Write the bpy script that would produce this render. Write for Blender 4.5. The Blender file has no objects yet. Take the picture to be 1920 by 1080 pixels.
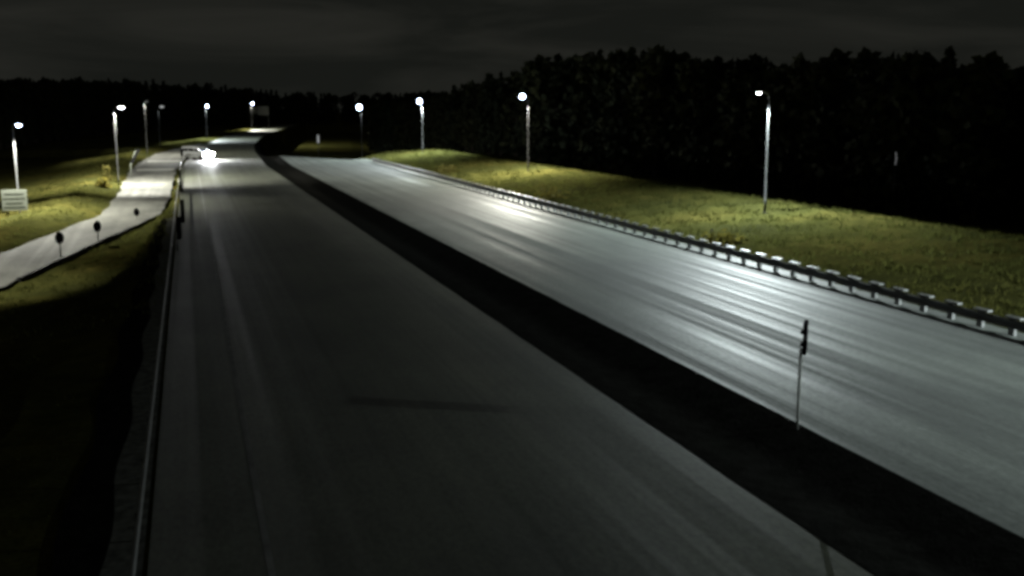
import bpy, bmesh, math, random
import numpy as np
from mathutils import Vector, Matrix

random.seed(7)
rng = np.random.default_rng(7)
scene = bpy.context.scene
COL = scene.collection

# ------------------------------------------------------------------ camera
F = 1935.0
PITCH = math.atan(330 / F)
YAW = math.atan(610 / F * math.cos(PITCH))
CAM_H = 7.5
cam_data = bpy.data.cameras.new("camera")
cam = bpy.data.objects.new("camera", cam_data)
COL.objects.link(cam)
cam.location = (0, 0, CAM_H)
cam.rotation_euler = (math.pi / 2 - PITCH, 0, -YAW)
cam_data.sensor_width = 36
cam_data.lens = F * 36 / 1920
cam_data.clip_end = 6000
scene.camera = cam

# ------------------------------------------------------------------ world, exposure
world = bpy.data.worlds.new("World")
scene.world = world
world.use_nodes = True
wn, wl = world.node_tree.nodes, world.node_tree.links
wn.clear()
w_out = wn.new("ShaderNodeOutputWorld")
sky = wn.new("ShaderNodeTexSky")
sky.sky_type = 'NISHITA'
sky.sun_disc = False
sky.sun_elevation = math.radians(-4)
sky.sun_rotation = math.radians(120)
bg_sky = wn.new("ShaderNodeBackground")
bg_sky.inputs[1].default_value = 0.004
wl.new(sky.outputs[0], bg_sky.inputs[0])
tc = wn.new("ShaderNodeTexCoord")
mp = wn.new("ShaderNodeMapping")
mp.inputs['Scale'].default_value = (1.6, 1.6, 11.0)
wl.new(tc.outputs['Generated'], mp.inputs[0])
cn = wn.new("ShaderNodeTexNoise")
cn.inputs['Scale'].default_value = 1.7
cn.inputs['Detail'].default_value = 7
cn.inputs['Roughness'].default_value = 0.55
cn.inputs['Distortion'].default_value = 0.6
wl.new(mp.outputs[0], cn.inputs['Vector'])
cr = wn.new("ShaderNodeValToRGB")
cr.color_ramp.elements[0].position = 0.40
cr.color_ramp.elements[0].color = (0.0074, 0.0080, 0.0067, 1)
cr.color_ramp.elements[1].position = 0.72
cr.color_ramp.elements[1].color = (0.0185, 0.0185, 0.0155, 1)
wl.new(cn.outputs[0], cr.inputs[0])
bg_cloud = wn.new("ShaderNodeBackground")
bg_cloud.inputs[1].default_value = 1.15
wl.new(cr.outputs[0], bg_cloud.inputs[0])
add = wn.new("ShaderNodeAddShader")
wl.new(bg_sky.outputs[0], add.inputs[0])
wl.new(bg_cloud.outputs[0], add.inputs[1])
wl.new(add.outputs[0], w_out.inputs[0])

scene.view_settings.view_transform = 'Standard'
scene.view_settings.look = 'None'
scene.view_settings.exposure = 0
scene.view_settings.gamma = 1
cy = scene.cycles
cy.use_denoising = True
cy.sample_clamp_indirect = 3
cy.max_bounces = 5
cy.use_light_tree = True
cy.pixel_filter_type = 'BLACKMAN_HARRIS'
cy.filter_width = 3.6

LAMP_W = 14500.0            # street lantern output
COOL = (0.88, 1.0, 1.0)
WARM = (1.0, 0.99, 0.86)


# ------------------------------------------------------------------ helpers
def link(o):
    COL.objects.link(o)
    return o


def tag(o, label=None, cat=None, group=None, kind=None):
    if label: o['label'] = label
    if cat: o['category'] = cat
    if group: o['group'] = group
    if kind: o['kind'] = kind
    return o


def empty(name, loc, rz=0.0):
    o = bpy.data.objects.new(name, None)
    o.location = loc
    o.rotation_euler = (0, 0, rz)
    return link(o)


def arrays_to_mesh(name, v, f):
    me = bpy.data.meshes.new(name)
    me.from_pydata([tuple(p) for p in v], [], [tuple(int(i) for i in q) for q in f])
    me.update()
    return me


def obj(name, me, mats, parent=None):
    o = bpy.data.objects.new(name, me)
    for m in (mats if isinstance(mats, (list, tuple)) else [mats]):
        me.materials.append(m)
    link(o)
    if parent: o.parent = parent
    return o


class MB:
    """collects shapes into one mesh"""
    def __init__(self):
        self.bm = bmesh.new()

    def box(self, c, s, rot=None, bevel=0.0):
        m = Matrix.Translation(c)
        if rot is not None: m = m @ rot
        r = bmesh.ops.create_cube(self.bm, size=1.0, matrix=m @ Matrix.Diagonal((*s, 1)))
        if bevel:
            vs = set(r['verts'])
            es = [e for e in self.bm.edges if e.verts[0] in vs and e.verts[1] in vs]
            bmesh.ops.bevel(self.bm, geom=es, offset=bevel, segments=2, affect='EDGES', profile=0.6)
        return self

    def tube(self, pts, radii, n=12, cap=True):
        pts = [Vector(p) for p in pts]
        rings = []
        for i, p in enumerate(pts):
            t = (pts[min(i + 1, len(pts) - 1)] - pts[max(i - 1, 0)]).normalized()
            a = t.orthogonal() if abs(t.z) < 0.999 else Vector((1, 0, 0))
            if abs(t.z) < 0.999:
                a = t.cross(Vector((0, 0, 1)))
            a.normalize()
            b = t.cross(a).normalized()
            r = radii[i] if isinstance(radii, (list, tuple)) else radii
            rings.append([self.bm.verts.new(p + (a * math.cos(k * 2 * math.pi / n) + b * math.sin(k * 2 * math.pi / n)) * r) for k in range(n)])
        for i in range(len(rings) - 1):
            for k in range(n):
                self.bm.faces.new((rings[i][k], rings[i][(k + 1) % n], rings[i + 1][(k + 1) % n], rings[i + 1][k]))
        if cap:
            self.bm.faces.new(rings[0][::-1])
            self.bm.faces.new(rings[-1])
        return self

    def ellipsoid(self, c, s, rot=None, u=16, v=10):
        m = Matrix.Translation(c)
        if rot is not None: m = m @ rot
        bmesh.ops.create_uvsphere(self.bm, u_segments=u, v_segments=v, radius=1.0, matrix=m @ Matrix.Diagonal((*s, 1)))
        return self

    def prism(self, prof, x0, x1):
        """profile of (y, z) pairs swept along x"""
        a = [self.bm.verts.new((x0, y, z)) for y, z in prof]
        b = [self.bm.verts.new((x1, y, z)) for y, z in prof]
        n = len(prof)
        for i in range(n):
            self.bm.faces.new((a[i], a[(i + 1) % n], b[(i + 1) % n], b[i]))
        self.bm.faces.new(a[::-1])
        self.bm.faces.new(b)
        return self

    def build(self, name, mats, parent=None, smooth=False):
        bmesh.ops.recalc_face_normals(self.bm, faces=self.bm.faces)
        me = bpy.data.meshes.new(name)
        self.bm.to_mesh(me)
        self.bm.free()
        if smooth:
            me.polygons.foreach_set('use_smooth', [True] * len(me.polygons))
        return obj(name, me, mats, parent)


# ------------------------------------------------------------------ materials
class NT:
    def __init__(self, name):
        self.m = bpy.data.materials.new(name)
        self.m.use_nodes = True
        self.n = self.m.node_tree.nodes
        self.l = self.m.node_tree.links
        self.b = self.n['Principled BSDF']

    def new(self, t, **kw):
        x = self.n.new(t)
        for k, v in kw.items():
            setattr(x, k, v)
        return x

    def link(self, a, b):
        self.l.new(a, b)

    def noise(self, scale, detail=4, rough=0.55, coord='Object', mscale=(1, 1, 1)):
        tcn = self.new("ShaderNodeTexCoord")
        mpn = self.new("ShaderNodeMapping")
        mpn.inputs['Scale'].default_value = mscale
        self.link(tcn.outputs[coord], mpn.inputs[0])
        nz = self.new("ShaderNodeTexNoise")
        nz.inputs['Scale'].default_value = scale
        nz.inputs['Detail'].default_value = detail
        nz.inputs['Roughness'].default_value = rough
        self.link(mpn.outputs[0], nz.inputs['Vector'])
        return nz.outputs[0]

    def ramp(self, fac, stops):
        r = self.new("ShaderNodeValToRGB")
        e = r.color_ramp.elements
        while len(e) < len(stops): e.new(0.5)
        for el, (p, c) in zip(e, stops):
            el.position = p
            el.color = (*c, 1) if len(c) == 3 else c
        self.link(fac, r.inputs[0])
        return r.outputs[0]

    def mix(self, fac, a, b, mode='MIX'):
        x = self.new("ShaderNodeMix", data_type='RGBA', blend_type=mode)
        if isinstance(fac, float): x.inputs[0].default_value = fac
        else: self.link(fac, x.inputs[0])
        self.link(a, x.inputs[6])
        self.link(b, x.inputs[7])
        return x.outputs[2]

    def rng(self, fac, lo, hi, flo=0.0, fhi=1.0):
        x = self.new("ShaderNodeMapRange")
        x.inputs[1].default_value = flo
        x.inputs[2].default_value = fhi
        x.inputs[3].default_value = lo
        x.inputs[4].default_value = hi
        self.link(fac, x.inputs[0])
        return x.outputs[0]

    def bump(self, h, strength, dist):
        x = self.new("ShaderNodeBump")
        x.inputs['Strength'].default_value = strength
        x.inputs['Distance'].default_value = dist
        self.link(h, x.inputs['Height'])
        self.link(x.outputs[0], self.b.inputs['Normal'])


def plain(name, col, rough=0.6, metal=0.0, vary=0.25, scale=3.0, spec=None):
    t = NT(name)
    a = tuple(c * (1 - vary) for c in col)
    b = tuple(min(1, c * (1 + vary)) for c in col)
    t.link(t.ramp(t.noise(scale), [(0.3, a), (0.7, b)]), t.b.inputs['Base Color'])
    t.b.inputs['Roughness'].default_value = rough
    t.b.inputs['Metallic'].default_value = metal
    if spec is not None: t.b.inputs['Specular IOR Level'].default_value = spec
    return t.m


def emissive(name, col, strength):
    t = NT(name)
    t.b.inputs['Base Color'].default_value = (0.8, 0.8, 0.8, 1)
    t.b.inputs['Emission Color'].default_value = (*col, 1)
    t.b.inputs['Emission Strength'].default_value = strength
    return t.m


def asphalt(name, base, r_lo, r_hi, streak, spec, patch=(0.70, 1.25)):
    """worn damp asphalt; wheel-polished lanes run along the road (UV.x is metres across)"""
    t = NT(name)
    tracks = t.noise(1.0, 2, 0.5, 'UV', (1.15, 0.006, 1))
    fine_tracks = t.noise(1.0, 3, 0.6, 'UV', (3.4, 0.012, 1))
    speck = t.noise(9.0, 6, 0.8, 'UV', (1, 0.45, 1))
    blot = t.noise(0.22, 6, 0.68, 'UV', (1.0, 0.5, 1))
    dk = tuple(c * 0.55 for c in base)
    lt = tuple(c * 1.5 for c in base)
    c1 = t.ramp(speck, [(0.3, dk), (0.7, lt)])
    c2 = t.ramp(tracks, [(0.36, (1 - streak,) * 3), (0.62, (1 + streak,) * 3)])
    c3 = t.ramp(blot, [(0.3, (patch[0],) * 3), (0.7, (patch[1], patch[1], patch[1] * 0.96))])
    c = t.mix(1.0, t.mix(1.0, c1, c2, 'MULTIPLY'), c3, 'MULTIPLY')
    t.link(c, t.b.inputs['Base Color'])
    mm = t.new("ShaderNodeMath", operation='ADD')
    t.link(tracks, mm.inputs[0])
    t.link(fine_tracks, mm.inputs[1])
    t.link(t.rng(mm.outputs[0], r_hi, r_lo, 0.82, 1.18), t.b.inputs['Roughness'])
    t.b.inputs['Specular IOR Level'].default_value = spec
    t.bump(t.noise(28.0, 4, 0.75, 'UV'), 0.5, 0.014)
    return t.m


M = {}
M['asphalt_left'] = asphalt("asphalt_left", (0.069, 0.074, 0.056), 0.60, 0.74, 0.06, 0.40, (0.55, 1.4))
M['asphalt_right'] = asphalt("asphalt_right", (0.122, 0.134, 0.124), 0.54, 0.80, 0.24, 0.42, (0.62, 1.35))
M['asphalt_ramp'] = asphalt("asphalt_ramp", (0.12, 0.12, 0.112), 0.8, 0.9, 0.05, 0.2, (0.45, 1.45))

t = NT("rough_grass")
big = t.noise(0.10, 5, 0.6)
mid = t.noise(0.9, 5, 0.65)
fine = t.noise(9.0, 4, 0.7)
ca = t.ramp(big, [(0.30, (0.036, 0.038, 0.017)), (0.50, (0.056, 0.057, 0.018)), (0.66, (0.088, 0.078, 0.024))])
cb = t.ramp(mid, [(0.30, (0.60, 0.62, 0.6)), (0.70, (1.25, 1.22, 1.1))])
cc = t.ramp(fine, [(0.30, (0.6, 0.6, 0.6)), (0.70, (1.3, 1.3, 1.25))])
t.link(t.mix(1.0, t.mix(1.0, ca, cb, 'MULTIPLY'), cc, 'MULTIPLY'), t.b.inputs['Base Color'])
t.b.inputs['Roughness'].default_value = 0.95
t.b.inputs['Specular IOR Level'].default_value = 0.0
t.bump(mid, 0.3, 0.15)
M['grass'] = t.m

t = NT("grass_blades")
t.link(t.ramp(t.noise(0.12, 5, 0.6), [(0.30, (0.040, 0.045, 0.015)), (0.5, (0.066, 0.070, 0.017)), (0.68, (0.105, 0.094, 0.024))]), t.b.inputs['Base Color'])
t.b.inputs['Roughness'].default_value = 0.9
t.b.inputs['Specular IOR Level'].default_value = 0.1
tr = t.new("ShaderNodeBsdfTranslucent")
tr.inputs[0].default_value = (0.08, 0.085, 0.022, 1)
mx = t.new("ShaderNodeMixShader")
mx.inputs[0].default_value = 0.5
t.link(t.b.outputs[0], mx.inputs[1])
t.link(tr.outputs[0], mx.inputs[2])
t.link(mx.outputs[0], t.n['Material Output'].inputs[0])
M['blades'] = t.m

t = NT("dark_soil")
t.link(t.ramp(t.noise(2.2, 6, 0.65), [(0.3, (0.007, 0.007, 0.0062)), (0.7, (0.017, 0.017, 0.0155))]), t.b.inputs['Base Color'])
t.b.inputs['Roughness'].default_value = 1.0
t.b.inputs['Specular IOR Level'].default_value = 0.0
t.bump(t.noise(7.0, 5, 0.7), 0.7, 0.06)
M['soil'] = t.m

M['shaded_kerb'] = plain("shaded_kerb", (0.012, 0.012, 0.012), 0.75, spec=0.2)  # near-black concrete: shade of the kerb wall's unlit face put into its colour
M['worn_paint'] = plain("worn_paint", (0.15, 0.15, 0.145), 0.7, vary=0.4, scale=1.4)
M['gravel'] = plain("grey_gravel", (0.12, 0.122, 0.112), 0.95, vary=0.5, scale=4.0, spec=0.0)
M['marking'] = plain("pale_marking", (0.42, 0.42, 0.38), 0.8, vary=0.4, scale=1.2)
M['galv'] = plain("galvanised_steel", (0.27, 0.275, 0.27), 0.5, 0.6, 0.15, 2.0)
M['galv_dull'] = plain("weathered_rail", (0.16, 0.165, 0.165), 0.6, 0.3, 0.3, 1.2)
M['pole'] = plain("pole_steel", (0.13, 0.134, 0.134), 0.6, 0.2, 0.12)
M['dark_pole'] = plain("dark_unlit_steel", (0.03, 0.03, 0.03), 0.6)  # darkened copy of the pole steel for unlit lamp poles; plain dark posts too
M['lamp_body'] = plain("lantern_housing", (0.30, 0.31, 0.32), 0.5, 0.3)
M['black'] = plain("black_plate", (0.010, 0.010, 0.011), 0.95, spec=0.02)
M['greyplate'] = plain("sign_back", (0.30, 0.31, 0.29), 0.6, 0.2)
M['signface'] = plain("pale_sign_face", (0.15, 0.165, 0.14), 0.6, vary=0.1)
M['signrow'] = plain("sign_rows", (0.05, 0.055, 0.045), 0.5)
M['concrete'] = plain("concrete", (0.10, 0.10, 0.09), 0.9, vary=0.3)
M['white_paint'] = plain("white_van_paint", (0.75, 0.76, 0.77), 0.3, vary=0.04)
M['glass_dark'] = plain("dark_glass", (0.01, 0.011, 0.012), 0.12)
M['rubber'] = plain("rubber", (0.012, 0.012, 0.012), 0.85)
M['rim'] = plain("wheel_rim", (0.4, 0.4, 0.4), 0.4, 0.7)
M['trim'] = plain("grey_trim", (0.04, 0.04, 0.042), 0.6)
M['headlight'] = emissive("headlight_glow", (0.95, 0.98, 1.0), 4500)
M['lens_bright'] = emissive("lens_bright", (0.62, 0.74, 1.0), 30)
M['lens'] = emissive("lens", (0.94, 0.98, 1.0), 30)
M['lens_dim'] = emissive("lens_dim", (0.9, 0.95, 0.95), 0.35)
M['marker_glow'] = emissive("lit_marker_face", (0.95, 0.97, 1.0), 0.22)
M['far_board'] = plain("far_board", (0.35, 0.36, 0.36), 0.6)
M['orange'] = plain("amber_reflector", (0.7, 0.35, 0.05), 0.4)


def foliage(name, a, b):
    t = NT(name)
    t.link(t.ramp(t.noise(1.3, 4, 0.6), [(0.3, a), (0.7, b)]), t.b.inputs['Base Color'])
    t.b.inputs['Roughness'].default_value = 0.85
    t.b.inputs['Specular IOR Level'].default_value = 0.15
    return t.m


M['needles'] = foliage("dark_needles", (0.022, 0.030, 0.018), (0.045, 0.055, 0.030))
M['leaves'] = foliage("dark_leaves", (0.030, 0.036, 0.018), (0.060, 0.065, 0.030))
M['bushleaf'] = foliage("bush_leaves", (0.055, 0.055, 0.018), (0.12, 0.105, 0.03))
bn, bl = M['bushleaf'].node_tree.nodes, M['bushleaf'].node_tree.links
tr = bn.new("ShaderNodeBsdfTranslucent"); tr.inputs[0].default_value = (0.16, 0.14, 0.03, 1)
mx = bn.new("ShaderNodeMixShader"); mx.inputs[0].default_value = 0.5
bl.new(bn['Principled BSDF'].outputs[0], mx.inputs[1]); bl.new(tr.outputs[0], mx.inputs[2])
bl.new(mx.outputs[0], bn['Material Output'].inputs[0])
M['bark'] = plain("bark", (0.06, 0.05, 0.04), 0.95, vary=0.4)

# ------------------------------------------------------------------ layout of the place (metres; Y along the road)
CS = [-60, 150, 180, 210, 250, 315, 385, 455, 510, 560, 660, 860, 1400]
CX = [0, 0, 0.9, 1.9, 4.2, 10.0, 17.5, 27.0, 35.0, 42.0, 56.0, 84.0, 160.0]


def curve(s):
    return np.interp(s, CS, CX)


RS = [-30, 0, 30, 50, 62, 70, 80, 91, 105, 131, 170, 200, 230, 260]
R_IN = [-46, -32, -20.5, -13.2, -10.1, -8.4, -5.8, -2.6, -2.0, -1.9, -1.6, -1.5, -1.4, -1.35]
R_OUT = [-52, -38, -26, -19.0, -15.4, -13.4, -10.5, -7.5, -6.9, -7.4, -7.9, -7.4, -5.0, -2.2]
R_Z = [-0.25, -0.28, -0.45, -1.3, -2.0, -1.75, -1.45, -1.0, -0.7, -0.45, -0.2, -0.06, -0.02, -0.01]


def ramp_in(s): return np.interp(s, RS, R_IN) + 0.12 * math.sin(s * 0.9) * math.sin(s * 0.37)
def ramp_out(s): return np.interp(s, RS, R_OUT) + 0.25 * math.sin(s * 0.55 + 1) * math.sin(s * 0.23)
def ramp_z(s): return np.interp(s, RS, R_Z)


def drop(u, s):
    s0 = np.interp(u, [11.0, 24, 27, 37, 60], [188, 162, 165, 192, 205])
    q = s - s0
    if q <= 0: return 0.0
    d = q * q / 320.0 if q < 20 else 1.25 + (q - 20) * 0.125
    return -min(d, 7.0) * min(1.0, max(0.0, (u - 10.6) / 2.5))


def ground_z(u, s):
    """height of the natural ground, u metres right of the road's reference line"""
    if u >= -1.06:
        bank = 1.0 if s < 172 else max(0.0, 1 - (s - 172) / 26)
        us = [-1.06, -0.8, 10.3, 10.45, 12.1, 13.85, 14.0, 27.0, 27.2, 28.5, 33, 38.5, 41.0, 46, 60, 300]
        zs = [-0.02, -0.15, -0.15, -0.03, -0.5, -0.03, -0.15, -0.15, -0.02, 0.10 * bank, 0.62 * bank, 1.2 * bank, 1.1 * bank, -0.6, -1.0, -1.5]
        return float(np.interp(u, us, zs)) + drop(u, s)
    if s > 260:
        return float(np.interp(u, [-200, -14, -6, -1.06], [-3.0, -1.0, 0.1, -0.02]))
    ri, ro, rz = ramp_in(s), ramp_out(s), ramp_z(s)
    gap = -1.06 - ri
    us = [-400, ro - 25, ro - 9, ro - 3.6, ro - 0.6, ro + 0.25, ri - 0.25, ri + 0.35]
    zs = [-5, rz - 2.6, rz - 0.5, rz + 0.42, rz - 0.01, rz - 0.14, rz - 0.14, rz - 0.22]
    if gap > 2.5:
        us += [-1.06 - gap * 0.35, -1.06 - min(1.0, gap * 0.2)]
        zs += [min(rz * 0.75, -0.25) - 0.12 * min(gap, 6) / 6, -0.10]
    us.append(-1.06)
    zs.append(-0.02)
    for i in range(1, len(us)):
        us[i] = max(us[i], us[i - 1] + 0.001)
    return float(np.interp(u, us, zs))


def at(u, s, dz=0.0):
    return (u + float(curve(s)), s, ground_z(u, s) + dz)


# ground: one sheet to the horizon
s_lines = np.concatenate([np.arange(-30, 20, 2.0), np.arange(20, 130, 1.0), np.arange(130, 270, 2.0), np.arange(270, 640, 8.0), np.array([640, 700, 800, 1000, 1300, 1800, 2600])])
u_lines = np.concatenate([[-1500, -700, -400, -250, -150, -100, -70], np.arange(-56, -30, 2.0), np.arange(-30, -1.4, 0.4), [-1.3, -1.06, -0.8, 4, 10.3, 10.45, 11.2, 12.1, 13.0, 13.85, 14.0, 18, 22, 27.0, 27.2], np.arange(27.9, 48, 0.7), [50, 54, 60, 75, 100, 150, 250, 400, 800, 1500]])
verts, faces = [], []
for s in s_lines:
    for u in u_lines:
        x, y, z = at(u, s)
        if 27.9 <= u < 48 or -56 < u < -1.4:
            z += 0.10 * (math.sin(u * 1.7 + s * 0.37) * math.sin(s * 0.83 - u * 0.6)) * (0.5 if abs(u) < 12 else 1.0) * min(1, abs(u + 1.06) / 4)
        if s > 620: z += (s - 620) * 0.006
        verts.append((x, y, z))
nu = len(u_lines)
for i in range(len(s_lines) - 1):
    for j in range(nu - 1):
        a = i * nu + j
        faces.append((a, a + 1, a + nu + 1, a + nu))
me = arrays_to_mesh("ground", verts, faces)
me.polygons.foreach_set('use_smooth', [True] * len(me.polygons))
tag(obj("ground", me, M['grass']), kind='structure')


def strip(name, f_in, f_out, f_z, mat, s0, s1, ds, n=10, shift=True):
    """a paved sheet between two edges with UVs in metres"""
    ss = np.arange(s0, s1 + 1e-6, ds)
    v, f, uv = [], [], []
    for s in ss:
        a, b = f_in(s), f_out(s)
        for k in range(n + 1):
            u = a + (b - a) * k / n
            v.append((u + (float(curve(s)) if shift else 0.0), s, f_z(u, s)))
            uv.append((u, s))
    for i in range(len(ss) - 1):
        for k in range(n):
            q = i * (n + 1) + k
            f.append((q, q + 1, q + n + 2, q + n + 1))
    me = arrays_to_mesh(name, v, f)
    l = me.uv_layers.new(name="UVMap")
    for lp in me.loops:
        l.data[lp.index].uv = uv[lp.vertex_index]
    me.polygons.foreach_set('use_smooth', [True] * len(me.polygons))
    return tag(obj(name, me, mat), kind='structure')


strip("road", lambda s: -1.0, lambda s: 10.42, lambda u, s: 0.0, M['asphalt_left'], -10, 700, 5)
strip("second_road", lambda s: 13.85, lambda s: 27.1, lambda u, s: drop(u, s), M['asphalt_right'], -10, 300, 2)
strip("slip_road", lambda s: ramp_in(s) - curve(s) * 0, lambda s: ramp_out(s), lambda u, s: ramp_z(s) + 0.012, M['asphalt_ramp'], -10, 258, 2)
strip("median", lambda s: 10.40 + 0.02 * math.sin(s * 1.3) * math.sin(s * 0.41), lambda s: 13.86 + 0.02 * math.sin(s * 1.1 + 2) * math.sin(s * 0.37),
      lambda u, s: float(np.interp(u, [10.45, 12.1, 13.82], [0.012, -0.34, 0.012])) + drop(u, s), M['soil'], -10, 300, 1, 8)
strip("gravel_verge", lambda s: -1.08, lambda s: -1.75 - 0.08 * math.sin(s * 0.9), lambda u, s: ground_z(u, s) + 0.03, M['gravel'], 6, 78, 1, 3)
strip("ditch", lambda s: -1.75 - 0.08 * math.sin(s * 0.9), lambda s: -2.55 - 0.12 * math.sin(s * 0.7), lambda u, s: ground_z(u, s) + 0.03, M['soil'], 6, 78, 1, 3)
strip("edge_line", lambda s: 0.90, lambda s: 1.02, lambda u, s: 0.004, M['worn_paint'], -10, 150, 5, 1)


for q0, q1 in ((148, 153), (171, 176)):
    strip("road_marking", lambda s: ramp_out(s) + 0.7, lambda s: ramp_in(s) - 0.3, lambda u, s: ramp_z(s) + 0.018, M['marking'], q0, q1, 1, 4)


# ------------------------------------------------------------------ guard rails
def w_beam(u, s0, s1, z0, z1, face):
    """profile swept along the road; face = +1 towards +u"""
    prof = [(-0.04, z0), (0.04, z0 + 0.04), (-0.03, (z0 + z1) / 2), (0.04, z1 - 0.05), (-0.02, z1), (-0.075, z1 - 0.01), (-0.075, z0)]
    ss = list(np.arange(s0, s1 + 0.1, 4.0))
    v, f = [], []
    for s in ss:
        x = u + float(curve(s))
        for a, z in prof:
            v.append((x + a * face, s, z))
    n = len(prof)
    for i in range(len(ss) - 1):
        for k in range(n):
            a, b = i * n + k, i * n + (k + 1) % n
            f.append((a, b, b + n, a + n))
    f.append(tuple(range(n)))
    f.append(tuple((len(ss) - 1) * n + k for k in range(n)))
    return arrays_to_mesh("rail_beam", v, f)


def guard_rail(u, s0, s1, face, label, mat, z0, z1, step=4.0):
    root = empty("guard_rail", (0, 0, 0))
    tag(root, label, "guard rail")
    obj("rail_beam", w_beam(u, s0, s1, z0, z1, face), mat, root)
    first = None
    for s in np.arange(s0 + 0.3, s1, step):
        x = u + float(curve(s)) - 0.135 * face
        if first is None:
            m = MB()
            m.box((0, 0, 0.14), (0.12, 0.28, 1.1), bevel=0.01)
            m.box((-0.06 * face, 0, z1 + 0.095), (0.22, 0.72, 0.07), bevel=0.015)
            p = m.build("rail_post", M['galv'], root)
            first = p
        else:
            p = first.copy()
            link(p)
            p.parent = root
        p.location = (x, s, -0.05)
    return root


guard_rail(26.35, 14, 158, -1, "long steel guard rail below the bright grass bank, beside the brightly lit carriageway", M['galv_dull'], 0.24, 0.56, 1.5)
root = empty("guard_rail", (0, 0, 0))
tag(root, "thin tubular guard rail along the dark grass edge of the dim carriageway", "guard rail")
m = MB()
m.tube([(-1.15 + float(curve(q)), q, 0.52) for q in np.arange(8, 158, 3.0)], 0.045, 10)
m.build("rail_tube", M['galv'], root, True)
first = None
for q in np.arange(9.5, 157, 3.0):
    if first is None:
        m = MB(); m.box((-0.03, 0, 0.2), (0.06, 0.05, 0.62)); p = first = m.build("rail_post", M['dark_pole'], root)
    else:
        p = first.copy(); link(p); p.parent = root
    p.location = (-1.17 + float(curve(q)), q, 0)

# low concrete kerb wall under the slip road's edge, its shade in the colour
v, f = [], []
ss = np.arange(64, 84.1, 1.0)
for s in ss:
    x = float(ramp_in(s)); z = float(ramp_z(s))
    for a, b in ((0.02, 0.10), (0.24, 0.10), (0.26, -0.75), (0.02, -0.75)):
        v.append((x + a, s, z + b))
for i in range(len(ss) - 1):
    for k in range(4):
        a, b = i * 4 + k, i * 4 + (k + 1) % 4
        f.append((a, b, b + 4, a + 4))
f.append((0, 1, 2, 3)); e = (len(ss) - 1) * 4; f.append((e, e + 1, e + 2, e + 3))
tag(obj("kerb_wall", arrays_to_mesh("kerb_wall", v, f), M['shaded_kerb']), "low dark kerb wall along the near edge of the lit slip road", "kerb wall")


# ------------------------------------------------------------------ street lamps
def lantern_optics(ld, shield, back, fwd):
    """road lanterns throw more light sideways along the road than straight down"""
    ld.use_nodes = True
    n, l = ld.node_tree.nodes, ld.node_tree.links
    em = n['Emission']
    tcn = n.new("ShaderNodeTexCoord")
    sp = n.new("ShaderNodeSeparateXYZ")
    l.new(tcn.outputs['Normal'], sp.inputs[0])
    a = n.new("ShaderNodeMath"); a.operation = 'ABSOLUTE'; l.new(sp.outputs[2], a.inputs[0])
    b = n.new("ShaderNodeMath"); b.operation = 'MAXIMUM'; l.new(a.outputs[0], b.inputs[0]); b.inputs[1].default_value = 0.22
    c = n.new("ShaderNodeMath"); c.operation = 'POWER'; l.new(b.outputs[0], c.inputs[0]); c.inputs[1].default_value = -0.5
    # cut off across the road (sharper behind the pole), open along it
    q = n.new("ShaderNodeMath"); q.operation = 'DIVIDE'; l.new(sp.outputs[0], q.inputs[0]); l.new(b.outputs[0], q.inputs[1])
    prods = []
    for sg, (lo, hi), floor in ((-back, fwd, shield), (back, (1.5, 2.4), 0.02)):
        k = n.new("ShaderNodeMath"); k.operation = 'MULTIPLY'; l.new(q.outputs[0], k.inputs[0]); k.inputs[1].default_value = sg
        r = n.new("ShaderNodeMapRange"); r.interpolation_type = 'SMOOTHSTEP'
        for i, val in ((1, lo), (2, hi), (3, 1.0), (4, floor)): r.inputs[i].default_value = val
        l.new(k.outputs[0], r.inputs[0])
        prods.append(r)
    r = n.new("ShaderNodeMath"); r.operation = 'MULTIPLY'; l.new(prods[0].outputs[0], r.inputs[0]); l.new(prods[1].outputs[0], r.inputs[1])
    d = n.new("ShaderNodeMath"); d.operation = 'MULTIPLY'; l.new(c.outputs[0], d.inputs[0]); l.new(r.outputs[0], d.inputs[1])
    l.new(d.outputs[0], em.inputs['Strength'])


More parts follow.
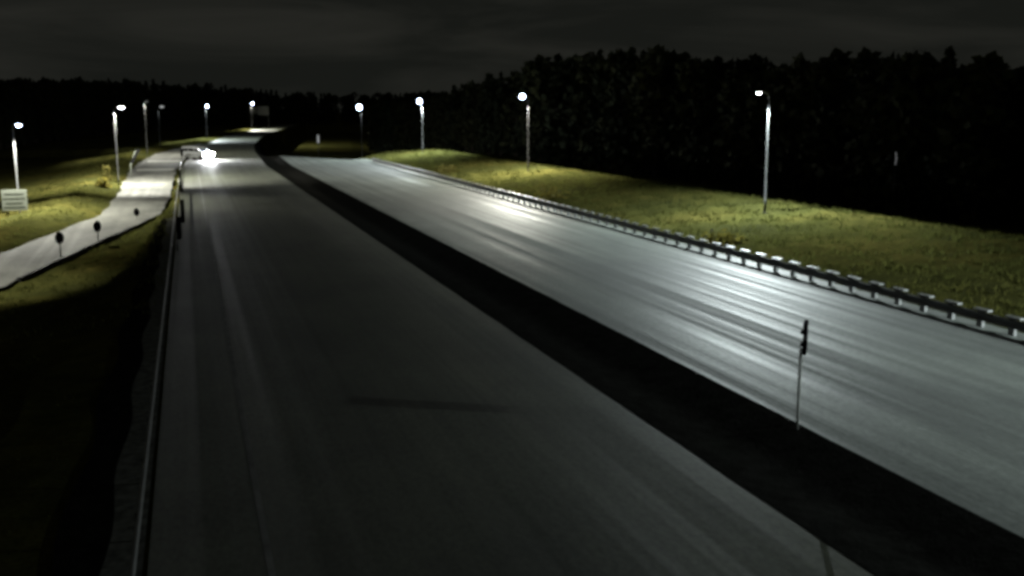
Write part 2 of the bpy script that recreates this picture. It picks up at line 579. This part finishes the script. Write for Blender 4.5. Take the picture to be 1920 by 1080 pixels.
def lamp(X, Y, z0, z1, side, arm, label, power, col=COOL, lens='lens', lens_r=(0.30, 0.15, 0.10), pole='pole', lean=0.0, aim=0.0, group="street lamps along the road", rz=0.0, spread=160, shield=0.03, blend=0.28, tilt=0.0, fwd=(1.3, 2.6)):
    root = empty("street_lamp", (X, Y, z0), rz)
    tag(root, label, "street lamp", group)
    h = z1 - z0
    m = MB()
    m.tube([(0, 0, -0.3), (0, 0, 0.9), (0, 0, 0.95), (lean * 0.5, 0, h * 0.5), (lean, 0, h - 0.35), (lean + side * 0.08, 0, h - 0.12)], [0.08, 0.08, 0.062, 0.055, 0.046, 0.044], 12)
    m.build("pole", M[pole], root, True)
    m = MB()
    m.box((0, 0, 0.02), (0.32, 0.32, 0.05), bevel=0.01)
    m.build("base_plate", M['dark_pole'], root)
    m = MB()
    m.tube([(lean + side * 0.06, 0, h - 0.16), (lean + side * 0.2, 0, h - 0.03), (lean + side * 0.5, 0, h + 0.02), (lean + side * arm, 0, h + 0.05)], [0.045, 0.04, 0.036, 0.036], 10)
    m.build("arm", M[pole], root, True)
    hx = lean + side * (arm + 0.3)
    m = MB()
    m.ellipsoid((hx, 0, h + 0.06), (0.34, 0.15, 0.075))
    m.box((lean + side * (arm + 0.02), 0, h + 0.055), (0.22, 0.13, 0.10), bevel=0.02)
    hd = m.build("lamp_head", M['lamp_body'], root, True)
    m = MB()
    m.ellipsoid((hx + side * 0.03, 0, h - 0.02), lens_r)
    m.build("lens", M[lens], hd, True)
    if power > 0:
        ld = bpy.data.lights.new("lantern_light", 'SPOT')
        ld.energy = power
        ld.color = col
        ld.spot_size = math.radians(spread)
        ld.spot_blend = blend
        lantern_optics(ld, shield, -side, fwd)
        ld.shadow_soft_size = 0.07
        lo = bpy.data.objects.new("lantern_light", ld)
        link(lo)
        lo.parent = root
        lo.location = (hx + side * 0.03, 0, h - 0.02 - lens_r[2] - 0.17)
        lo.rotation_euler = (math.radians(tilt), side * -math.radians(aim), 0)
    return root


R_AIM = 22
lamp(37.8, 8.2, ground_z(37.8, 8.2), 8.75, -1, 0.45, "nearest street lamp of the row on the grass bank, right beside the camera", LAMP_W * 1.8, COOL, 'lens', aim=6, spread=167, shield=0.22, lens_r=(0.18, 0.09, 0.05))
lamp(36, 59.8, ground_z(36, 59.8), 8.72, -1, 0.45, "tall street lamp on the grass bank with white pole and arm bent left", LAMP_W, COOL, 'lens', aim=R_AIM, fwd=(0.75, 1.5), shield=0.03, lens_r=(0.18, 0.09, 0.05))
lamp(36, 109.8, ground_z(36, 109.8), 9.2, -1, 0.35, "round glaring street lamp on an unlit black pole behind the grass bank", LAMP_W * 1.7, WARM, 'lens_bright', (0.30, 0.26, 0.27), 'dark_pole', aim=R_AIM, fwd=(0.75, 1.5), shield=0.03)
lamp(36, 164.2, ground_z(36, 164.2), 9.2, -1, 0.1, "glaring street lamp on a pale slim pole at the far end of the grass bank", LAMP_W * 2.0, COOL, 'lens_bright', (0.34, 0.28, 0.38), aim=R_AIM, fwd=(0.75, 1.5), shield=0.03)
lamp(36, 225.5, ground_z(36, 225.5), 8.5, -1, 0.1, "bluish white glaring lamp beyond the grass bank with no pole to be seen", LAMP_W * 0.35, COOL, 'lens_bright', (0.46, 0.4, 0.55), 'dark_pole', aim=R_AIM, fwd=(0.75, 1.5), shield=0.03)
lamp(-13.9, 95.5, -2.3, 6.45, 1, 1.3, "street lamp rising behind the pale board sign beside the slip road", LAMP_W * 1.25, WARM, 'lens_bright', (0.26, 0.18, 0.14), lean=-0.05, aim=8, rz=-1.15, spread=146, shield=0.6)
lamp(-19.0, 60, -2.5, 6.3, 1, 1.0, "street lamp at the low end of the slip road, nearest to the camera there", LAMP_W * 0.55, WARM, 'lens', aim=4, spread=120)
lamp(-7.7, 124, -0.7, 8.0, 1, 0.45, "street lamp with a hooked white arm above the lit grass by the slip road", LAMP_W * 1.9, WARM, 'lens', aim=4, spread=160, blend=0.2, tilt=13, fwd=(1.3, 3.2), shield=0.15)
lamp(-7.0, 194, -0.1, 9.3, 1, 0.1, "dim upright street lamp pole just past the hooked white one", LAMP_W * 0.9, WARM, 'lens_dim', (0.15, 0.12, 0.06), aim=10)
lamp(-6.2, 252, -0.1, 8.7, 1, 0.5, "faint grey street lamp, the dimmest of the far row", LAMP_W * 0.15, COOL, 'lens_dim', (0.5, 0.3, 0.25), 'dark_pole', aim=10)
lamp(5.0, 301, 0.0, 9.1, 1, 0.1, "bright far street lamp straight above the white van", LAMP_W * 1.8, COOL, 'lens_bright', (0.30, 0.25, 0.36), 'dark_pole', aim=12)
lamp(26.6, 462, 0.0, 11.0, 1, 0.2, "farthest bright street lamp above the grey gantry board at the bend", LAMP_W * 4.0, WARM, 'lens_bright', (0.34, 0.3, 0.45), 'dark_pole', aim=20)


# ------------------------------------------------------------------ signs and markers
def edge_sign(X, Y, h, rz, label, group=None, name="road_sign", legs=2, plate_h=0.75, thick=0.10):
    root = empty(name, (X, Y, ground_z(X - float(curve(Y)), Y)), rz)
    tag(root, label, "road sign", group)
    m = MB()
    m.box((0, 0, h - plate_h / 2), (0.55, thick, plate_h), bevel=0.015)
    m.build("plate", M['black'], root)
    for zz in (h - 0.25, h - plate_h + 0.2):
        m = MB()
        m.box((0, 0.05, zz), (0.3, 0.12, 0.05))
        m.build("bracket", M['black'], root)
    for k in range(legs):
        dx = (-0.18, 0.18)[k] if legs == 2 else 0
        m = MB()
        m.tube([(dx, 0.5 * thick + 0.035, -0.25), (dx, 0.5 * thick + 0.035, h - plate_h + 0.06)], 0.034, 10)
        m.build("post", M['greyplate'] if legs == 2 else M['dark_pole'], root, True)
    return root


# the plate of each is turned so that it is seen on edge from the road bridge
edge_sign(13.82, 20.9, 2.62, math.radians(56) - 0.02, "narrow dark road sign seen edge on, on two thin posts beside the black median")
for X, Y, h, lab in ((-0.72, 59.0, 2.0, "shortest narrow black sign on the dim carriageway's edge, nearest along the guard rail"),
                     (-0.55, 66.5, 2.35, "middle narrow black sign in the row along the dim carriageway's guard rail"),
                     (-0.78, 90.0, 2.9, "tallest narrow black sign in the row along the guard rail, short of the van")):
    edge_sign(X, Y, h, math.atan2(Y, X) - 0.10, lab, "dark signs along the guard rail", legs=1, plate_h=h * 0.6, thick=0.2)
edge_sign(-1.0, 166, 2.4, math.atan2(166, -1) - 0.6, "small dark sign standing at the tail of the white van", legs=1, plate_h=1.1)


def marker(X, Y, h, label, r=0.27, refl=False):
    root = empty("marker_post", (X, Y, float(ramp_z(Y)) - 0.1), math.atan2(-X, Y))
    tag(root, label, "marker post", "dark marker posts along the slip road")
    m = MB()
    m.tube([(0, 0.05, -0.4), (0, 0.05, h - r)], 0.045, 10)
    m.build("post", M['greyplate'], root, True)
    m = MB()
    pr = []
    for k in range(20):
        a = 2 * math.pi * k / 20
        pr.append((r * math.cos(a), h - r * 1.5 + r * 1.5 * math.sin(a)))
    va = [m.bm.verts.new((x, -0.03, z)) for x, z in pr]
    vb = [m.bm.verts.new((x, 0.01, z)) for x, z in pr]
    m.bm.faces.new(va); m.bm.faces.new(vb[::-1])
    for k in range(20):
        m.bm.faces.new((va[k], vb[k], vb[(k + 1) % 20], va[(k + 1) % 20]))
    m.build("plate", M['black'], root)
    if refl:
        m = MB()
        m.box((0, -0.045, h - r * 3.4), (0.16, 0.03, 0.22), bevel=0.01)
        m.build("reflector", M['orange'], root)
    return root


marker(-8.2, 71.5, 1.75, "dark oval marker on a pale post, lowest of those along the slip road")
marker(-6.4, 77.6, 1.6, "dark oval marker on the slip road's edge, second from the pale board sign")
marker(-4.3, 89.0, 1.0, "stubby dark marker standing alone on the lit slip road surface", 0.22)
marker(-1.55, 111.5, 1.35, "small dark marker with an amber reflector in the bright patch by the guard rail", 0.22, True)

# pale board sign by the first left lamp
root = empty("board_sign", (-14.15, 95.0, ground_z(-14.15, 95.0)), 0.10)
tag(root, "pale rectangular board sign with faint rows, on a post left of the slip road", "road sign")
zb = -0.65 - root.location.z
m = MB(); m.box((0, 0, zb + 0.85), (1.95, 0.05, 1.75), bevel=0.02); bd = m.build("board", M['signface'], root)
m = MB()
for z, w in ((1.38, 1.5), (1.0, 1.7), (0.62, 1.3), (0.28, 1.6)):
    m.box((-0.02, -0.03, zb + z), (w, 0.012, 0.13))
m.build("text_row", M['signrow'], bd)
for dx in (-0.55, 0.3):
    m = MB(); m.tube([(dx, 0.07, -0.3), (dx, 0.07, zb + 1.6)], 0.05, 10); m.build("post", M['pole'], root, True)

# slanted gore sign at the slip road
root = empty("gore_sign", (-6.9, 135, ground_z(-6.9, 135)), 0.35)
tag(root, "tilted dark sign on a white leaning post beside the slip road grass", "road sign")
m = MB(); m.tube([(0, 0, -0.2), (0.05, 0, 1.7), (0.7, 0, 3.4)], 0.07, 10); m.build("post", M['signface'], root, True)
m = MB(); m.box((0.62, -0.12, 2.75), (0.35, 0.05, 1.9), Matrix.Rotation(0.55, 4, 'Y'), 0.02); m.build("plate", M['black'], root)

# grey gantry board far away
root = empty("gantry_board", (33.4, 515, 0), -0.06)
tag(root, "grey gantry board far off at the bend below the farthest lamp", "gantry board")
m = MB(); m.box((1.7, 0, 8.1), (5.2, 0.3, 4.2), bevel=0.05); m.build("board", M['far_board'], root)
m = MB(); m.box((-3.0, 0, 8.2), (3.6, 0.3, 3.2), bevel=0.05); m.build("side_board", M['greyplate'], root)
m = MB(); m.box((-0.3, 0.25, 7.4), (9.4, 0.2, 0.3)); m.build("crossbeam", M['galv'], root)
for dx in (-4.4, 4.0):
    m = MB(); m.tube([(dx, 0.4, -0.5), (dx, 0.4, 10.0)], 0.18, 10); m.build("post", M['galv'], root, True)

# lit keep-side marker in the dark dip
root = empty("lit_marker", (36.0, 305, ground_z(36.0 - float(curve(305)), 305)), 0.0)
tag(root, "small white lit marker alone in the dark dip between the carriageways", "lit marker")
zl = -root.location.z
m = MB(); m.tube([(0, 0, -0.2), (0, 0, zl + 1.2)], 0.07, 10); m.build("post", M['dark_pole'], root, True)
m = MB(); m.box((0, 0.05, zl - 0.2), (0.75, 0.18, 2.5), bevel=0.08); hb = m.build("housing", M['greyplate'], root)
m = MB(); m.box((0, -0.06, zl - 0.2), (0.42, 0.05, 2.2), bevel=0.02); m.build("lit_face", M['marker_glow'], hb)

# made-up glowing post standing in for a pale glint at the forest edge
root = empty("glint_post", (53.0, 69.0, ground_z(53, 69)), 0.3)
tag(root, "faint tiny glowing post added for a glint in front of the black forest at right", "glint post")
zl = -root.location.z
m = MB(); m.tube([(0, 0, -0.2), (0, 0, zl + 3.4)], 0.04, 8); m.build("pole", M['dark_pole'], root, True)
m = MB(); m.tube([(0, 0, zl + 3.4), (0.1, 0, zl + 3.9), (-0.02, 0, zl + 4.4)], [0.05, 0.06, 0.04], 10); m.build("lit_tube", emissive("faint_tube", (0.9, 0.92, 0.95), 0.09), root, True)
m = MB(); m.ellipsoid((0, 0, zl + 4.45), (0.14, 0.14, 0.06)); m.build("cap", M['dark_pole'], root, True)


# ------------------------------------------------------------------ white van with its headlights on
def van(X, Y, rz):
    root = empty("van", (X, Y, 0.004), rz)      # drives towards local -Y
    tag(root, "white van with glaring headlights where the slip road meets the road", "van")
    W = 0.95
    prof = [(-2.45, 0.38), (-2.52, 0.62), (-2.46, 0.98), (-1.75, 1.16), (-1.05, 1.86), (-0.75, 2.02), (2.30, 2.06), (2.46, 1.92), (2.50, 0.60), (2.44, 0.38)]
    m = MB()
    m.prism(prof, -W, W)
    es = [e for e in m.bm.edges]
    bmesh.ops.bevel(m.bm, geom=es, offset=0.07, segments=2, affect='EDGES', profile=0.6)
    body = m.build("body", M['white_paint'], root)
    for s in (-1, 1):
        for y0, y1, z1 in ((-1.28, -0.28, 1.74), (-0.18, 1.0, 1.80), (1.1, 2.2, 1.80)):
            m = MB()
            a = [(y0, 1.34), (y1, 1.34), (y1, z1), (y0 + (0.42 if y0 < -1 else 0), z1)]
            m.prism(a, s * (W - 0.01), s * (W + 0.008))
            m.build("side_window", M['glass_dark'], root)
        m = MB(); m.box((s * (W + 0.01), 0.0, 0.80), (0.03, 3.0, 0.07), bevel=0.01); m.build("side_trim", M['trim'], root)
        m = MB(); m.box((s * (W + 0.13), -1.25, 1.30), (0.18, 0.08, 0.22), bevel=0.03); m.build("mirror", M['trim'], root)
        for y in (-1.55, 1.55):
            m = MB()
            m.tube([(s * (W - 0.2), y, 0.34), (s * (W - 0.17), y, 0.34), (s * (W + 0.0), y, 0.34), (s * (W + 0.02), y, 0.34)], [0.30, 0.34, 0.34, 0.30], 24)
            wh = m.build("wheel", M['rubber'], root, False)
            m = MB(); m.tube([(s * (W + 0.0), y, 0.34), (s * (W + 0.03), y, 0.34)], [0.21, 0.19], 20); m.build("rim", M['rim'], wh)
        m = MB(); m.ellipsoid((s * 0.70, -2.45, 0.84), (0.24, 0.14, 0.26)); m.build("headlight", M['headlight'], root, True)
        m = MB(); m.box((s * 0.84, 2.50, 1.0), (0.14, 0.05, 0.5), bevel=0.02); m.build("tail_light", M['orange'], root)
        ld = bpy.data.lights.new("headlight_beam", 'SPOT')
        ld.energy = 2600; ld.spot_size = math.radians(70); ld.spot_blend = 0.9; ld.shadow_soft_size = 0.08; ld.color = (0.96, 0.98, 1.0)
        lo = link(bpy.data.objects.new("headlight_beam", ld)); lo.parent = root
        lo.location = (s * 0.70, -2.72, 0.84); lo.rotation_euler = (math.radians(79), 0, math.pi)
    m = MB()
    p = [(-1.70, 1.24), (-1.10, 1.80)]
    d = Vector((0, p[1][0] - p[0][0], p[1][1] - p[0][1]))
    n = Vector((0, -d.z, d.y)).normalized()
    q = [Vector((x, y, z)) + n * 0.015 for (y, z) in p for x in (-0.8, 0.8)]
    vv = [m.bm.verts.new(k) for k in (q[0], q[1], q[3], q[2])]
    v2 = [m.bm.verts.new(k.co + n * 0.012) for k in vv]
    m.bm.faces.new(vv); m.bm.faces.new(v2[::-1])
    for k in range(4): m.bm.faces.new((vv[k], v2[k], v2[(k + 1) % 4], vv[(k + 1) % 4]))
    m.build("windscreen", M['glass_dark'], root)
    m = MB(); m.box((0, -2.49, 0.46), (1.8, 0.12, 0.22), bevel=0.04); m.build("bumper", M['trim'], root)
    m = MB(); m.box((0, -2.52, 0.84), (0.8, 0.06, 0.16), bevel=0.02); m.build("grille", M['trim'], root)
    return root


van(1.3, 173.5, math.radians(44))


# ------------------------------------------------------------------ trees
def quads_mesh(centers, size, seed, flat=0.0):
    r = np.random.default_rng(seed)
    n = len(centers)
    a = r.normal(size=(n, 3)); a[:, 2] *= (1 - flat)
    a /= np.linalg.norm(a, axis=1)[:, None]
    b = r.normal(size=(n, 3)); b -= (b * a).sum(1)[:, None] * a
    b /= np.linalg.norm(b, axis=1)[:, None]
    sz = size * r.uniform(0.55, 1.35, n)[:, None]
    asp = r.uniform(0.5, 1.0, n)[:, None]
    c = np.asarray(centers)
    p = np.stack([c - a * sz - b * sz * asp * 0.5, c + a * sz * 0.3 - b * sz * asp, c + a * sz * 1.1 + b * sz * asp * 0.3, c - a * sz * 0.4 + b * sz * asp], 1)
    return p.reshape(-1, 3), np.arange(n * 4).reshape(n, 4)


def crown_spruce(seed):
    r = np.random.default_rng(seed)
    pts = []
    h = 12.0
    for _ in range(800):
        t = r.beta(1.0, 1.5)
        z = 0.8 + t * (h - 0.8)
        layer = 0.75 + 0.25 * math.sin(z * 4.2 + seed)
        R = 2.35 * (1 - t) ** 0.8 * layer + 0.06
        a = r.uniform(0, 2 * math.pi)
        rr = R * (1 + 0.25 * math.sin(3 * a + seed)) * r.uniform(0.25, 1.05)
        pts.append((rr * math.cos(a), rr * math.sin(a), z - rr * 0.25))
    return quads_mesh(np.array(pts), 0.34, seed)


def crown_leafy(seed):
    r = np.random.default_rng(seed)
    pts = []
    lobes = [((r.uniform(-1.4, 1.4), r.uniform(-1.4, 1.4), r.uniform(3.5, 10.6)), r.uniform(1.0, 1.7)) for _ in range(12)] + [((0, 0, 10.8), 1.1), ((0, 0, 3.0), 1.9), ((0, 0, 1.8), 1.8), ((0, 0, 7), 2.0)]
    for _ in range(850):
        (cx, cy_, cz), R = lobes[r.integers(len(lobes))]
        d = r.normal(size=3); d /= np.linalg.norm(d)
        q = R * r.uniform(0.3, 1.0) ** 0.5
        pts.append((cx + d[0] * q, cy_ + d[1] * q, max(0.3, cz + d[2] * q * 0.95)))
    return quads_mesh(np.array(pts), 0.36, seed)


KINDS = []
for k in range(6):
    spruce = k % 2 == 0
    v, f = crown_spruce(50 + k) if spruce else crown_leafy(50 + k)
    KINDS.append((spruce, v, f, arrays_to_mesh("crown", v, f)))
    KINDS[-1][3].materials.append(M['needles'] if spruce else M['leaves'])
m = MB(); m.tube([(0, 0, -0.8), (0, 0, 0.6), (0.05, 0.03, 4), (0, 0.04, 10.5)], [0.26, 0.19, 0.14, 0.03], 8)
tm = m.build("trunk", M['bark'])
TRUNK = tm.data
bpy.data.objects.remove(tm)


def tree(X, Y, z, h, label, group, k):
    spruce, _, _, cm = KINDS[k]
    root = empty("spruce_tree" if spruce else "leafy_tree", (X, Y, z), random.uniform(0, 6.28))
    tag(root, label, "tree", group)
    sc = h / 12.0
    w = sc * random.uniform(0.9, 1.25)
    root.scale = (w, w, sc)
    o = link(bpy.data.objects.new("trunk", TRUNK)); o.parent = root
    o = link(bpy.data.objects.new("crown", cm)); o.parent = root


W_DIR = (math.sin(YAW) * math.cos(PITCH), math.cos(YAW) * math.cos(PITCH), -math.sin(PITCH))
fv, ff, fo = [], [], 0
def mass_tree(X, Y, z, h, k):
    global fo
    _, v, f, _ = KINDS[k]
    sc = h / 12.0
    a = random.uniform(0, 6.28); c, s_ = math.cos(a), math.sin(a)
    w = sc * random.uniform(1.0, 1.35)
    p = np.stack([(v[:, 0] * c - v[:, 1] * s_) * w + X, (v[:, 0] * s_ + v[:, 1] * c) * w + Y, v[:, 2] * sc + z], 1)
    fv.append(p); ff.append(f + fo); fo += len(p)


# heights of the wood's edge beside the road, by distance along it
HS = [20, 40, 60, 72, 84, 92, 98, 106, 114, 125, 140, 155, 170, 182, 200, 215, 230, 250, 280, 320, 380, 440]
HH = [10.0, 11.3, 12.3, 13.2, 13.3, 13.9, 12.5, 12.2, 14.8, 16.4, 17.0, 17.2, 17.6, 17.4, 16.0, 14.6, 15.0, 14.4, 14.6, 15.0, 15.5, 16.0]
s = 16.0
spr = "spruce in the black forest edge beyond the grass bank"
lfy = "broad leafy tree in the black forest edge beyond the grass bank"
while s < 430:
    X = 59 + random.uniform(-2.5, 2.5) + max(0, s - 300) * 0.12
    k = random.choice((0, 1, 3, 5, 1, 3, 5) if s < 130 else (0, 1, 2, 3, 4, 5, 0))
    h = float(np.interp(s, HS, HH)) * random.uniform(0.96, 1.02)
    z = -1.0 + (drop(60, s) if s > 200 else 0)
    tree(X, s, z, h - z * 0.5, spr if KINDS[k][0] else lfy, "spruces in the forest edge at right" if KINDS[k][0] else "leafy trees in the forest edge at right", k)
    for row in range(3):
        mass_tree(X + 3.5 + row * 4 + random.uniform(-1.5, 1.5), s + random.uniform(-2, 2), z, h * random.uniform(0.92, 1.0), random.choice((0, 1, 3, 5)))
    s += random.uniform(2.2, 3.4) + s * 0.006
# far wood: behind the bends and on the left
PATH = [(-44, 150, 12.0), (-44, 200, 14.5), (-44, 260, 15.5), (-43, 330, 18.0), (-36, 420, 20.5), (-22, 520, 23.0), (10, 600, 24.0), (55, 665, 22.0), (100, 700, 21.0), (130, 640, 20.0), (118, 520, 18.5), (96, 430, 16.5)]
sprL = "spruce in the distant black wood behind the far lamps"
lfyL = "leafy tree in the distant black wood behind the far lamps"
for (x0, y0, h0), (x1, y1, h1) in zip(PATH[:-1], PATH[1:]):
    L = math.hypot(x1 - x0, y1 - y0)
    n = max(2, int(L / 6.0))
    nx, ny = -(y1 - y0) / L, (x1 - x0) / L
    for i in range(n):
        a = i / n
        X, Y, h = x0 + (x1 - x0) * a + random.uniform(-1.5, 1.5), y0 + (y1 - y0) * a + random.uniform(-1.5, 1.5), (h0 + (h1 - h0) * a) * random.uniform(0.9, 1.04)
        k = random.randrange(6)
        tree(X, Y, -0.8, h, sprL if KINDS[k][0] else lfyL, "spruces in the distant wood" if KINDS[k][0] else "leafy trees in the distant wood", k)
        for row in range(2):
            mass_tree(X + nx * (5 + row * 5) + random.uniform(-3, 3), Y + ny * (5 + row * 5) + random.uniform(-3, 3), -0.8, h * random.uniform(0.85, 1.0), random.randrange(6))
fm = arrays_to_mesh("forest", np.concatenate(fv), np.concatenate(ff))
tag(obj("forest", fm, M['needles']), "black mass of forest rising behind the first trees", "forest", kind='stuff')


# ------------------------------------------------------------------ grass tufts and weeds
def tufts(n, pick, hmin, hmax):
    V, Fc = [], []
    for _ in range(n):
        p = pick()
        if p is None: continue
        u, s_ = p
        x, y, z = at(u, s_)
        if u < -1.06 or u > 26: x = u + float(curve(s_))
        hh = random.uniform(hmin, hmax)
        for _b in range(3):
            a = random.uniform(0, 6.28); w = random.uniform(0.03, 0.08)
            dx, dy = math.cos(a), math.sin(a)
            ox, oy = x + random.uniform(-.2, .2), y + random.uniform(-.2, .2)
            lx, ly = random.uniform(-.18, .18), random.uniform(-.18, .18)
            i = len(V)
            V += [(ox - dx * w, oy - dy * w, z - 0.1), (ox + dx * w, oy + dy * w, z - 0.1), (ox + lx, oy + ly, z + hh)]
            Fc.append((i, i + 1, i + 2))
    return V, Fc


def pick_bank():
    s_ = 18 + 180 * random.random() ** 1.2
    return random.uniform(27.2, 43.5), s_
def pick_left():
    s_ = random.uniform(40, 215)
    ri, ro = float(ramp_in(s_)), float(ramp_out(s_))
    if random.random() < 0.5:
        return random.uniform(ro - 9, ro - 0.3), s_
    if -1.4 - ri < 1.0: return None
    return random.uniform(ri + 0.6, -1.5), s_
V, Fc = tufts(17000, pick_bank, 0.05, 0.26)
def pick_near():
    s_ = 9 + 42 * random.random() ** 1.3
    return random.uniform(max(-16, float(ramp_in(s_)) + 0.6), -1.5), s_
V2, F2 = tufts(8000, pick_left, 0.06, 0.28)
Vn, Fn = tufts(3000, pick_near, -0.04, 0.05)
F2 += [tuple(i + len(V2) for i in q) for q in Fn]
V2 += Vn
n0 = len(V)
V += V2; Fc += [tuple(i + n0 for i in q) for q in F2]
tag(obj("grass", arrays_to_mesh("grass", V, Fc), M['blades']), "olive grass on the lit bank and verges", "grass", kind='stuff')


def bush(X, Y, z, r, h, label):
    rr = np.random.default_rng(int(abs(X * 31 + Y * 17)))
    pts = []
    for _ in range(260):
        d = rr.normal(size=3); d /= np.linalg.norm(d)
        q = rr.uniform(0.2, 1.0) ** 0.5 * (1 + 0.3 * math.sin(4 * math.atan2(d[1], d[0]) + X))
        pts.append((d[0] * q * r, d[1] * q * r, abs(d[2]) * q * h))
    v, f = quads_mesh(np.array(pts), 0.13, 3)
    root = empty("bush", (X, Y, z))
    tag(root, label, "bush")
    obj("foliage", arrays_to_mesh("foliage", v, f), M['bushleaf'], root)
    m = MB(); m.tube([(0, 0, -0.2), (0.02, 0, h * 0.6)], [0.05, 0.02], 8); m.build("stem", M['bark'], root)


bush(29.0, 82, ground_z(29, 82), 1.5, 1.0, "wide yellowish bush at the foot of the bank beside the brightest far road glare")
bush(29.6, 122, ground_z(29.6, 122), 1.4, 1.0, "yellow green bush on the bank under the pale slim lamp pole")
bush(28.8, 52, ground_z(28.8, 52), 1.1, 0.7, "low ochre bush just above the guard rail under the bent arm lamp")
bush(-9.2, 128, ground_z(-9.2, 128), 0.6, 1.5, "upright dark shrub in the lit grass under the hooked lamp")
bush(-8.9, 118, ground_z(-8.9, 118), 0.8, 0.9, "low shrub at the lit outer edge of the slip road")
